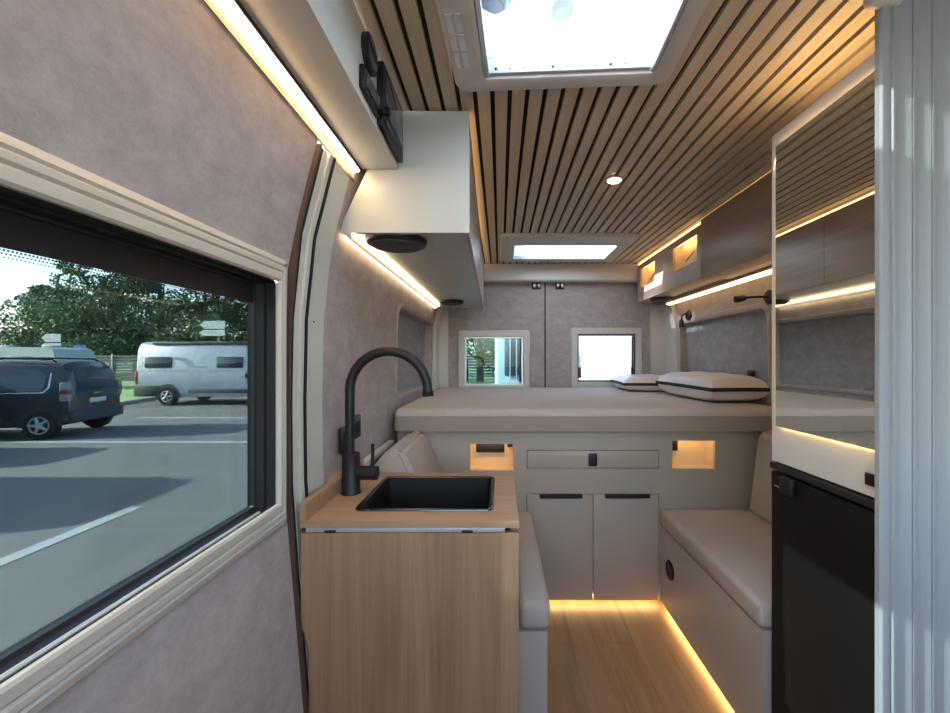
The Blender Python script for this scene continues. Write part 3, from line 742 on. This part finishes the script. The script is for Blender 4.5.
# ------------------------------------------------------------------ sink cabinet
t = thing('sink_cabinet', 'oak kitchen cabinet with fold down front flap under the sink', 'cabinet', (-.22, 1.25, 0))
b = BM(); box(b, .026, .044, 1.02, 1.425, -.015, .743); box(b, -.46, .026, 1.02, 1.038, -.015, .725); box(b, -.455, .026, 1.407, 1.425, -.015, .735); obj('carcass', b, 'oak', t)
b = BM(); box(b, -.478, -.462, 1.02, 1.42, -.015, .50); obj('side_panel', b, 'post', t)
b = BM()
fp = [(-.478, .004), (-.478, .44), (-.488, .475), (-.498, .50), (-.498, .7315), (.047, .7315), (.047, .004)]
prism(b, fp, 'Y', 1.0, 1.018); fl = obj('flap', b, 'oak', t)
b = BM(); box(b, -.488, .012, 1.004, 1.014, .7325, .7440, .001); obj('hinge_rail', b, 'alu', t)
for x0 in (-.440, -.096):
    b = BM(); box(b, x0, x0+.028, 1.0005, 1.004, .7318, .7380, .001); obj('hinge', b, 'black', t)
b = BM(); box(b, -.5, -.489, 1.002, 1.016, .7325, .7395); obj('hinge_block', b, 'brown_gasket', t)

SKX0, SKX1, SKY0, SKY1 = -.393, -.017, 1.068, 1.374
b = BM()
z0, z1 = .745, .760
hx0, hx1, hy0, hy1 = SKX0+.012, SKX1-.012, SKY0+.012, SKY1-.012
for (x0, x1, y0, y1) in ((-.500, .0475, 1.0, hy0), (-.500, .0475, hy1, 1.430), (-.500, hx0, hy0, hy1), (hx1, .0475, hy0, hy1)): box(b, x0, x1, y0, y1, z0, z1)
bmesh.ops.remove_doubles(b, verts=b.verts, dist=1e-5)
wt = thing('worktop', 'light oak worktop around the black sink', 'worktop', (-.22, 1.25, .74))
obj('board', b, 'oakx', wt, smooth=False)
b = BM(); box(b, -.503, -.486, 1.0, 1.430, .7605, .808, .001); box(b, -.524, -.503, 1.175, 1.430, .7605, .808); obj('upstand', b, 'oaky', wt)

t = thing('sink', 'black rectangular sink basin set into the oak worktop', 'sink', ((SKX0+SKX1)/2, (SKY0+SKY1)/2, .61))
ms = lambda a_, c_, d_: (a_+(SKX0+SKX1)/2, c_+(SKY0+SKY1)/2, .7605+d_)
b = BM(); ring(b, ms, SKX1-SKX0, SKY1-SKY0, .022, [(0, 0), (-.001, .004), (-.005, .0055), (-.012, .004), (-.014, .001), (-.014, 0)], 5); obj('rim', b, 'steel', t)
b = BM()
R = ring(b, ms, SKX1-SKX0, SKY1-SKY0, .03, [(-.0135, .003), (-.016, -.004), (-.022, -.13), (-.034, -.145), (-.06, -.15)], 5, closed=False)
b.faces.new(R[-1]); obj('bowl', b, 'rubber', t)
b = BM(); lathe(b, ((SKX0+SKX1)/2, (SKY0+SKY1)/2, .6105), [(.035, 0), (.032, .003), (.02, .001)], 24); obj('drain', b, 'steel', t)

# faucet
fx, fy, fz = -.452, 1.215, .760
t = thing('faucet', 'tall matt black swan neck faucet at the left of the sink', 'faucet', (fx, fy, fz))
b = BM(); lathe(b, (fx, fy, fz), [(.029, 0), (.029, .006), (.0265, .010), (.0265, .118), (.024, .121), (.016, .1215)], 32); obj('base', b, 'black', t)
b = BM(); R_ = .118
P = [(fx-.004, fy, fz+.118), (fx-.004, fy, fz+.2), (fx-.004, fy, fz+.27)]
for k in range(0, 25):
    a_ = PI - k*(PI*1.0)/24; P.append((fx-.004+R_+R_*math.cos(a_), fy, fz+.312+R_*math.sin(a_)))
P.append((fx-.004+2*R_+.001, fy, fz+.306))
tube(b, P, .0145, 20); sp = obj('spout', b, 'black', t)
b = BM(); cyl(b, (fx-.004+2*R_+.001, fy, fz+.309), (fx-.004+2*R_+.002, fy, fz+.294), .0165, seg=20); obj('nozzle', b, 'rubber', sp)
b = BM(); cyl(b, (fx+.020, fy, fz+.062), (fx+.080, fy-.004, fz+.062), .0205, seg=26); hd = obj('lever_body', b, 'black', t)
b = BM(); cyl(b, (fx+.066, fy-.002, fz+.078), (fx+.066, fy-.002, fz+.150), .0055, .0050, seg=14); obj('lever', b, 'black', hd)

# wall sockets behind the faucet
for y0, y1, z0, z1, lb in ((1.285, 1.335, .860, .945, 'black wall socket left of the faucet pipe'), (1.395, 1.455, .885, .965, 'black wall socket just right of the faucet pipe')):
    t = thing('wall_socket', lb, 'socket', (-.51, (y0+y1)/2, z0), group='sockets on the left wall')
    b = BM(); box(b, -.519, -.505, y0, y1, z0, z1, .003); obj('plate', b, 'black', t)
    b = BM(); box(b, -.505, -.503, y0+.012, y1-.012, z0+.02, z1-.02, .002); obj('insert', b, 'rubber', t)

# ------------------------------------------------------------------ outside: ground
GZ = -.73
b = BM(); box(b, -90, 60, -40, 120, GZ-.2, GZ); struct('ground', b, 'asphalt', label='asphalt car park', category='ground')
def gobj(name, x0, x1, y0, y1, mat, label, cat, h=.006):
    b = BM(); box(b, x0, x1, y0, y1, GZ, GZ+h); return obj(name, b, mat, None, label=label, category=cat)
gobj('parking_line', -4.72, -4.55, 1.0, 5.1, 'line', 'white painted parking line running away from the near side of the window', 'road marking')
gobj('parking_line', -30, -4.0, 8.95, 9.12, 'line', 'white painted line across the asphalt in front of the dark car', 'road marking')
gobj('parking_line', -11.5, -4.0, 12.6, 12.8, 'line', 'thin white painted line in front of the white camper van', 'road marking')
b = BM(); prism(b, [(-60, 13.5), (-14.9, 13.5), (-15.9, 18.5), (-16.0, 22), (2, 22), (2, 80), (-80, 80), (-80, 13.5)], 'Z', GZ, GZ+.12)
obj('grass_verge', b, 'grass', None, label='green grass verge behind the parked vehicles', category='grass', kind='stuff')
b = BM(); prism(b, [(-14.9, 13.5), (-14.7, 13.5), (-15.7, 18.5), (-15.8, 21.8), (2, 21.8), (2, 22), (-16.0, 22), (-15.9, 18.5)], 'Z', GZ, GZ+.14)
obj('curb', b, 'curb', None, label='grey concrete curb along the grass', category='curb')

# ------------------------------------------------------------------ vehicles
def loft(b, st):
    """st: stations (x, [(half width, z) ...]) bottom centre to top centre"""
    rows = []
    for x, sec in st:
        row = [b.verts.new((x, y, z)) for y, z in sec]+[b.verts.new((x, -y, z)) for y, z in reversed(sec)]
        rows.append(row)
    for A, B in zip(rows, rows[1:]):
        n = len(A)
        for k in range(n): b.faces.new((A[k], A[(k+1) % n], B[(k+1) % n], B[k]))
    b.faces.new(rows[0]); b.faces.new(rows[-1][::-1])
def wheel(t, x, y, s, r, hub='rim'):
    b = BM(); lathe(b, (x, y, r), [(r*.62, 0), (r*.96, s*.01), (r, s*.04), (r, s*.19), (r*.96, s*.22), (r*.6, s*.215)], 32, 'Y'); w = obj('wheel', b, 'tyre', t, local=True)
    b = BM(); lathe(b, (x, y+s*.19, r), [(r*.64, 0), (r*.64, s*.032), (r*.52, s*.03), (r*.50, s*.012), (r*.2, s*.02), (r*.18, s*.03)], 24, 'Y')
    obj('rim', b, hub, w, local=True)
    b = BM()
    for k in range(5):
        a_ = 2*PI*k/5
        cyl(b, (x, y+s*.219, r), (x+r*.56*math.cos(a_), y+s*.219, r+r*.56*math.sin(a_)), .045, .03, 8)
    obj('spoke', b, hub, w, local=True)
def arch(b, x, y, s, r, wr):
    pts = []
    n = 16
    for k in range(n+1):
        a_ = PI*k/n; pts.append((x+wr*math.cos(a_), r+wr*math.sin(a_)*1.0))
    pts += [(x-wr, .28), (x+wr, .28)]
    prism(b, pts, 'Y', y, y+s*.014)

def make_car(label, loc, rot):
    t = thing('car', label, 'car', loc, rot, 'dark estate vans in the car park')
    b = BM(); hw = .915
    def S(x, zb, zs, zr, w, wr): return (x, [(w*.9, zb), (w, zb+.12), (w, zs), (wr, zr-.10), (wr-.13, zr), (.0001, zr+.02)])
    loft(b, [S(-2.2, .42, .85, 1.02, .80, .76), S(-2.17, .34, .98, 1.30, .87, .72), S(-2.10, .32, 1.05, 1.66, .90, .70), S(-1.95, .30, 1.08, 1.80, hw, .72),
             S(-1.0, .28, 1.08, 1.84, hw, .74), S(.5, .28, 1.06, 1.83, hw, .74), S(.85, .28, 1.04, 1.72, hw, .73), S(1.45, .28, 1.02, 1.20, hw, .80), S(2.0, .28, .90, 1.05, .86, .74), S(2.22, .36, .70, .84, .72, .6)])
    obj('body', b, 'carpaint', t, local=True)
    # glazing and trims follow the leaning flanks
    def flank(bq, s, pts, off):   # pts (x,z); y from the flank between belt and roof
        V = []
        for x, z in pts:
            k = min(1, max(0, (z-1.07)/(1.73-1.07))); y = hw+(.735-hw)*k+off
            V.append((x, s*y, z))
        A = [bq.verts.new(v) for v in V]; B = [bq.verts.new((v[0], v[1]-s*.03, v[2])) for v in V]; n = len(V)
        bq.faces.new(A); bq.faces.new(B[::-1])
        for i in range(n): bq.faces.new((A[i], A[(i+1) % n], B[(i+1) % n], B[i]))
    for s in (-1, 1):
        for x0, x1 in ((-1.72, -.62), (-.55, .30)):
            b = BM()
            flank(b, s, [(x0+.02, 1.12), (x1, 1.12), (x1, 1.62), (x0+.18, 1.62), (x0, 1.48)] if x0 < -1 else [(x0, 1.12), (x1+.35, 1.12), (x1+.15, 1.62), (x0, 1.62)], .006)
            obj('side_window', b, 'carglass', t, local=True)
        b = BM(); flank(b, s, [(-1.78, 1.20), (-1.70, 1.10), (-.4, 1.10), (-.4, 1.075), (-1.72, 1.075), (-1.82, 1.20), (-1.80, 1.55), (-1.775, 1.55)], .009); obj('window_trim', b, 'chrome', t, local=True)
        b = BM(); tube(b, [(-1.8, s*.66, 1.80), (-1.7, s*.66, 1.87), (-.6, s*.66, 1.90), (.3, s*.66, 1.88), (.4, s*.66, 1.80)], .02, 8); obj('roof_rail', b, 'rubber', t, local=True)
        b = BM(); box(b, -2.19, -2.02, s*.80 if s > 0 else -.925, .925 if s > 0 else -.80, .88, 1.32, .02); obj('tail_lamp', b, 'lampwhite', t, local=True)
        b = BM(); box(b, -2.195, -2.015, s*.805 if s > 0 else -.93, .93 if s > 0 else -.805, 1.04, 1.16, .02); obj('red_lamp', b, 'red_dim', t, local=True)
        for xx in (-1.66, 1.38):
            b = BM(); arch(b, xx, s*.905, s, .32, .42); obj('wheel_arch', b, 'dkplastic', t, local=True)
        wheel(t, -1.66, s*.735, s, .33); wheel(t, 1.38, s*.735, s, .33)
        b = BM(); box(b, -.95, -.1, s*.905 if s > 0 else -.925, .925 if s > 0 else -.905, .42, .52, .008); obj('side_moulding', b, 'dkplastic', t, local=True)
    b = BM(); hexa(b, [(-2.205,-.66,1.10),(-2.205,.66,1.10),(-2.118,.60,1.62),(-2.118,-.60,1.62),(-2.15,-.66,1.10),(-2.15,.66,1.10),(-2.07,.60,1.62),(-2.07,-.60,1.62)]); obj('rear_window', b, 'carglass', t, local=True)
    b = BM(); box(b, -2.28, -2.05, -.86, .86, .34, .62, .05, 3); obj('bumper', b, 'dkplastic', t, local=True)
    b = BM(); box(b, -2.222, -2.19, -.27, .27, .78, .90, .004); obj('number_plate', b, 'sign', t, local=True)
    b = BM(); box(b, -2.215, -2.18, -.14, .14, 1.00, 1.03, .003); obj('tailgate_handle', b, 'chrome', t, local=True)
    return t
car = make_car('dark slate estate van seen from its rear corner behind the side window', (-12.52, 9.82, GZ), PI+math.radians(13))
dup(car, (-13.9, 7.2, GZ), PI, 'dark slate estate van out of sight left of the window casting a shadow')

def make_camper(label, loc, rot):
    t = thing('camper_van', label, 'camper van', loc, rot, 'white camper vans in the car park')
    b = BM()
    def S(x, zb, zr, w=1.02, wr=.93): return (x, [(w*.9, zb), (w, zb+.15), (w+.01, 1.2), (wr+.05, zr-.25), (wr-.06, zr-.05), (wr-.25, zr), (.0001, zr+.02)])
    loft(b, [S(-3.0, .40, 2.30, .96, .80), S(-2.96, .36, 2.45, 1.0, .88), S(-2.85, .34, 2.55), S(0, .34, 2.58), S(1.3, .34, 2.56), S(1.7, .34, 2.42), S(2.1, .34, 1.95, 1.02, .86), S(2.35, .34, 1.62, 1.0, .80), S(2.85, .34, 1.38, .95, .70), S(3.0, .45, 1.05, .8, .6)])
    obj('body', b, 'vanpaint', t, local=True)
    for s in (-1, 1):
        Y0 = lambda d: (s*d if s > 0 else -d)
        def sb(name, x0, x1, d0, d1, z0, z1, bev, mat, lean=0):
            b = BM(); vs = box(b, x0, x1, min(s*d0, s*d1), max(s*d0, s*d1), z0, z1, bev)
            if lean:
                for v in b.verts: v.co.y -= s*lean*(v.co.z-z0)
            return obj(name, b, mat, t, local=True)
        sb('side_window', -2.62, -1.52, .95, 1.04, 1.50, 1.95, .03, 'carglass', .045)
        sb('side_window', .26, 1.32, .95, 1.04, 1.50, 1.95, .03, 'carglass', .045)
        sb('door_handle', 1.42, 1.54, 1.0, 1.055, 1.10, 1.30, .01, 'rubber')
        sb('rear_bumper', -3.04, -2.0, .90, 1.045, .36, .80, .03, 'dkplastic')
        sb('sill_moulding', -.85, 2.6, .98, 1.045, .50, .66, .01, 'dkplastic')
        sb('side_crease', -2.3, 1.9, 1.02, 1.036, 1.40, 1.415, .003, 'decal')
        sb('tail_lamp', -3.0, -2.90, .86, 1.035, .86, 1.38, .02, 'red')
        for xx in (-1.70, 2.25):
            b = BM(); arch(b, xx, s*1.025, s, .37, .49); obj('wheel_arch', b, 'dkplastic', t, local=True)
        wheel(t, -1.70, s*.855, s, .37); wheel(t, 2.25, s*.855, s, .37)
        b = BM(); y0, y1 = sorted((s*1.0, s*1.034))
        prism(b, [(-1.66, 1.93), (-1.0, 1.93), (-.65, 1.60), (-.2, 1.57), (-.2, 1.54), (-.85, 1.54), (-1.18, 1.84), (-1.66, 1.90)], 'Y', y0, y1); 
        for v in b.verts: v.co.y -= s*.035*(v.co.z-1.5)
        obj('decal', b, 'decal', t, local=True)
    b = BM(); box(b, -2.35, 2.0, -.98, -.84, 2.43, 2.56, .03); obj('awning', b, 'dkplastic', t, local=True)
    b = BM(); box(b, -3.06, -2.95, -.95, .95, .36, .62, .03); obj('bumper', b, 'dkplastic', t, local=True)
    b = BM(); box(b, 1.65, 2.35, -1.04, 1.04, 1.42, 1.85, .03); obj('cab_window', b, 'carglass', t, local=True)
    return t
camper = make_camper('white camper van with dark bumper parked side on beyond the dark car', (-11.6, 17.02, GZ), 0)
dup(camper, (-13.0, 4.65, GZ), PI, 'white camper van out of sight left of the window casting a wide shadow')

# white motorhome close behind the rear doors
t = thing('motorhome', 'bright white motorhome parked close behind the rear door windows', 'motorhome', (1.05, 8.9, GZ))
b = BM(); box(b, -1.13, 1.35, -2.6, 3.2, .45, 2.9, .06, 3); obj('body', b, 'vanpaint', t, local=True)
b = BM(); box(b, -.98, -.72, -2.63, -2.59, 1.62, 2.35, .02); obj('rear_window', b, 'carglass', t, local=True)
for xx in (-.90, -.80):
    b = BM(); box(b, xx, xx+.02, -2.65, -2.62, 1.55, 2.4, .004); obj('ladder_rail', b, 'alu', t, local=True)
b = BM(); box(b, -1.1, 1.32, -2.68, -2.58, .45, .75, .03); obj('bumper', b, 'dkplastic', t, local=True)
for xx, s in ((-.95, -1), (1.17, 1)):
    wheel(t, 0, 0, 1, .36) if False else None
for yy in (-1.6, 2.2):
    for xx in (-1.10, 1.10):
        b = BM(); lathe(b, (xx, yy, .36), [(.2, 0), (.36, .03), (.36, .2), (.2, .22)], 28, 'X'); obj('wheel', b, 'tyre', t, local=True)

# white caravan behind the dark car
t = thing('caravan', 'long white caravan roof showing above the dark car', 'caravan', (-29.3, 23.5, GZ+.13))
b = BM(); prism(b, [(-4.6, .5), (4.3, .5), (4.6, 1.2), (4.3, 2.25), (3.9, 2.38), (-4.2, 2.38), (-4.6, 1.9)], 'Y', -1.1, 1.1); bmesh.ops.bevel(b, geom=b.edges[:], offset=.05, segments=2, affect='EDGES'); obj('body', b, 'vanpaint', t, local=True)
for x0 in (-3.6, -1.0, 1.8):
    b = BM(); box(b, x0, x0+1.3, -1.13, -1.08, 1.3, 1.85, .02); obj('side_window', b, 'carglass', t, local=True)
for s in (-1, 1):
    b = BM(); lathe(b, (.2, s*.85, .34), [(.2, 0), (.34, s*.03), (.34, s*.2), (.2, s*.22)], 24, 'Y'); obj('wheel', b, 'tyre', t, local=True)
for xx in (-2.6, .5, 3.0):
    b = BM(); box(b, xx-.3, xx+.3, -.3, .3, 2.38, 2.5, .03); obj('roof_vent', b, 'white', t, local=True)

# fence
t = thing('fence', 'grey slatted fence behind the grass verge', 'fence', (-26, 31, GZ+.12))
b = BM()
for k in range(9): box(b, -22, 26, -.03, .03, .05+k*.22, .05+k*.22+.17)
obj('slat_panel', b, 'fence', t, local=True, smooth=False)
for k in range(17):
    b = BM(); box(b, -22+k*3-.07, -22+k*3+.07, -.08, .08, 0, 2.1, .01); obj('post', b, 'sign' if k % 4 == 0 else 'pole', t, local=True)

# signs
def sign(px, y, plates, label, arrow=True, mat='sign'):
    X = (px-500)*y/400
    t = thing('road_sign', label, 'sign', (X, y, (GZ+.12)))
    zt = EYE-(plates[0][0]-358)*y/400-(GZ+.12)
    b = BM(); cyl(b, (0, 0, 0), (0, 0, zt+.05), .06, seg=12); obj('pole', b, 'pole', t, local=True)
    for (ya, yb, xa, xb) in plates:
        z1 = EYE-(ya-358)*y/400-(GZ+.12); z0 = EYE-(yb-358)*y/400-(GZ+.12); x0 = (xa-px)*y/400; x1 = (xb-px)*y/400; h = z1-z0
        b = BM(); pts = [(x0, (z0+z1)/2), (x0+h*.55, z1), (x1, z1), (x1, z0), (x0+h*.55, z0)] if arrow else [(x0, z0), (x0, z1), (x1, z1), (x1, z0)]
        prism(b, pts, 'Y', -.10, -.06); obj('sign_plate', b, mat, t, local=True)
sign(219, 24, [(321, 329, 201, 226), (330, 336, 201, 226)], 'white arrow direction sign above the white camper van')
sign(53, 27, [(334, 342, 43, 62), (343, 348, 43, 62)], 'white arrow direction sign above the dark car')
sign(80, 30, [(345, 350, 75, 87)], 'small blue and white sign in front of the trees', False, 'signblue')

# trees
def tree_mesh(seed, H, Rr, n):
    rnd = random.Random(seed); b = BM(); blobs = []
    for k in range(26):
        z = H*(.16+.80*rnd.random()); rad = Rr*math.sqrt(max(.08, 1-((z/H-.42)/.62)**2))
        a_ = rnd.random()*2*PI; d = rad*rnd.random()**.6*.8
        blobs.append((Vector((d*math.cos(a_), d*math.sin(a_), z)), rad*(.26+.20*rnd.random())))
    for k in range(n):
        c, r = rnd.choice(blobs)
        v = Vector((rnd.gauss(0,1), rnd.gauss(0,1), rnd.gauss(0,1))).normalized()*r*(.72+.42*rnd.random()); v.z *= .75
        p = c+v; s = .06+.10*rnd.random()
        q = Matrix.Rotation(rnd.random()*6.28, 3, Vector((rnd.gauss(0,1), rnd.gauss(0,1), rnd.gauss(0,1))).normalized())
        b.faces.new([b.verts.new(p+q@Vector(w)) for w in ((-s,-s*.5,0),(s,-s*.5,0),(s*.6,s*.6,.04),(-s*.6,s*.6,.04))]).material_index = rnd.random() < .4
    return b, blobs
protos = []
def make_tree(seed, H, Rr, label, loc, rz):
    t = thing('tree', label, 'tree', loc, rz, 'trees beyond the car park')
    b, blobs = tree_mesh(seed, H, Rr, 16000); 
    me = obj('foliage', b, ['leaf', 'leaf2'], t, local=True, smooth=False, kind='stuff')
    b = BM(); tube(b, [(0,0,0), (.1,.05,H*.3), (0,.1,H*.6), (.1,0,H*.85)], [.28, .22, .14, .05], 10)
    for c, r in blobs[:10]: tube(b, [(0,0,c.z*.45), (c.x*.5, c.y*.5, c.z*.75), tuple(c)], [.10, .07, .03], 6)
    obj('trunk', b, 'bark', t, local=True)
    return t
def at(px, y): return ((px-500)*y/400, y, GZ+.12)
T1 = make_tree(3, 9.2, 4.3, 'leftmost leafy tree beside the open sky', at(48, 40), 0)
T2 = make_tree(11, 11.4, 4.8, 'tall leafy tree just right of the arrow sign over the dark car', at(112, 38), 1)
dup(T2, at(160, 40), 2.2, 'tall leafy tree right behind the rear of the white camper van')
dup(T1, at(78, 46), 3.1, 'low leafy tree set back behind the leftmost one')
dup(T2, at(205, 37), 4.0, 'tall leafy tree behind the arrow sign over the camper van')
dup(T2, at(250, 41), 5.1, 'tall leafy tree at the right edge of the side window')
dup(T2, at(135, 50), .6, 'leafy tree set far back between the two tall ones')
dup(T2, at(300, 40), 1.7, 'leafy tree hidden beyond the window frame right of the camper')
dup(T1, (-1.5, 30, GZ+.12), 1.0, 'leafy tree seen through the left rear window beside the motorhome')
dup(T1, (-10, 26, GZ+.12), 2.0, 'leafy tree left of the one seen through the rear window')
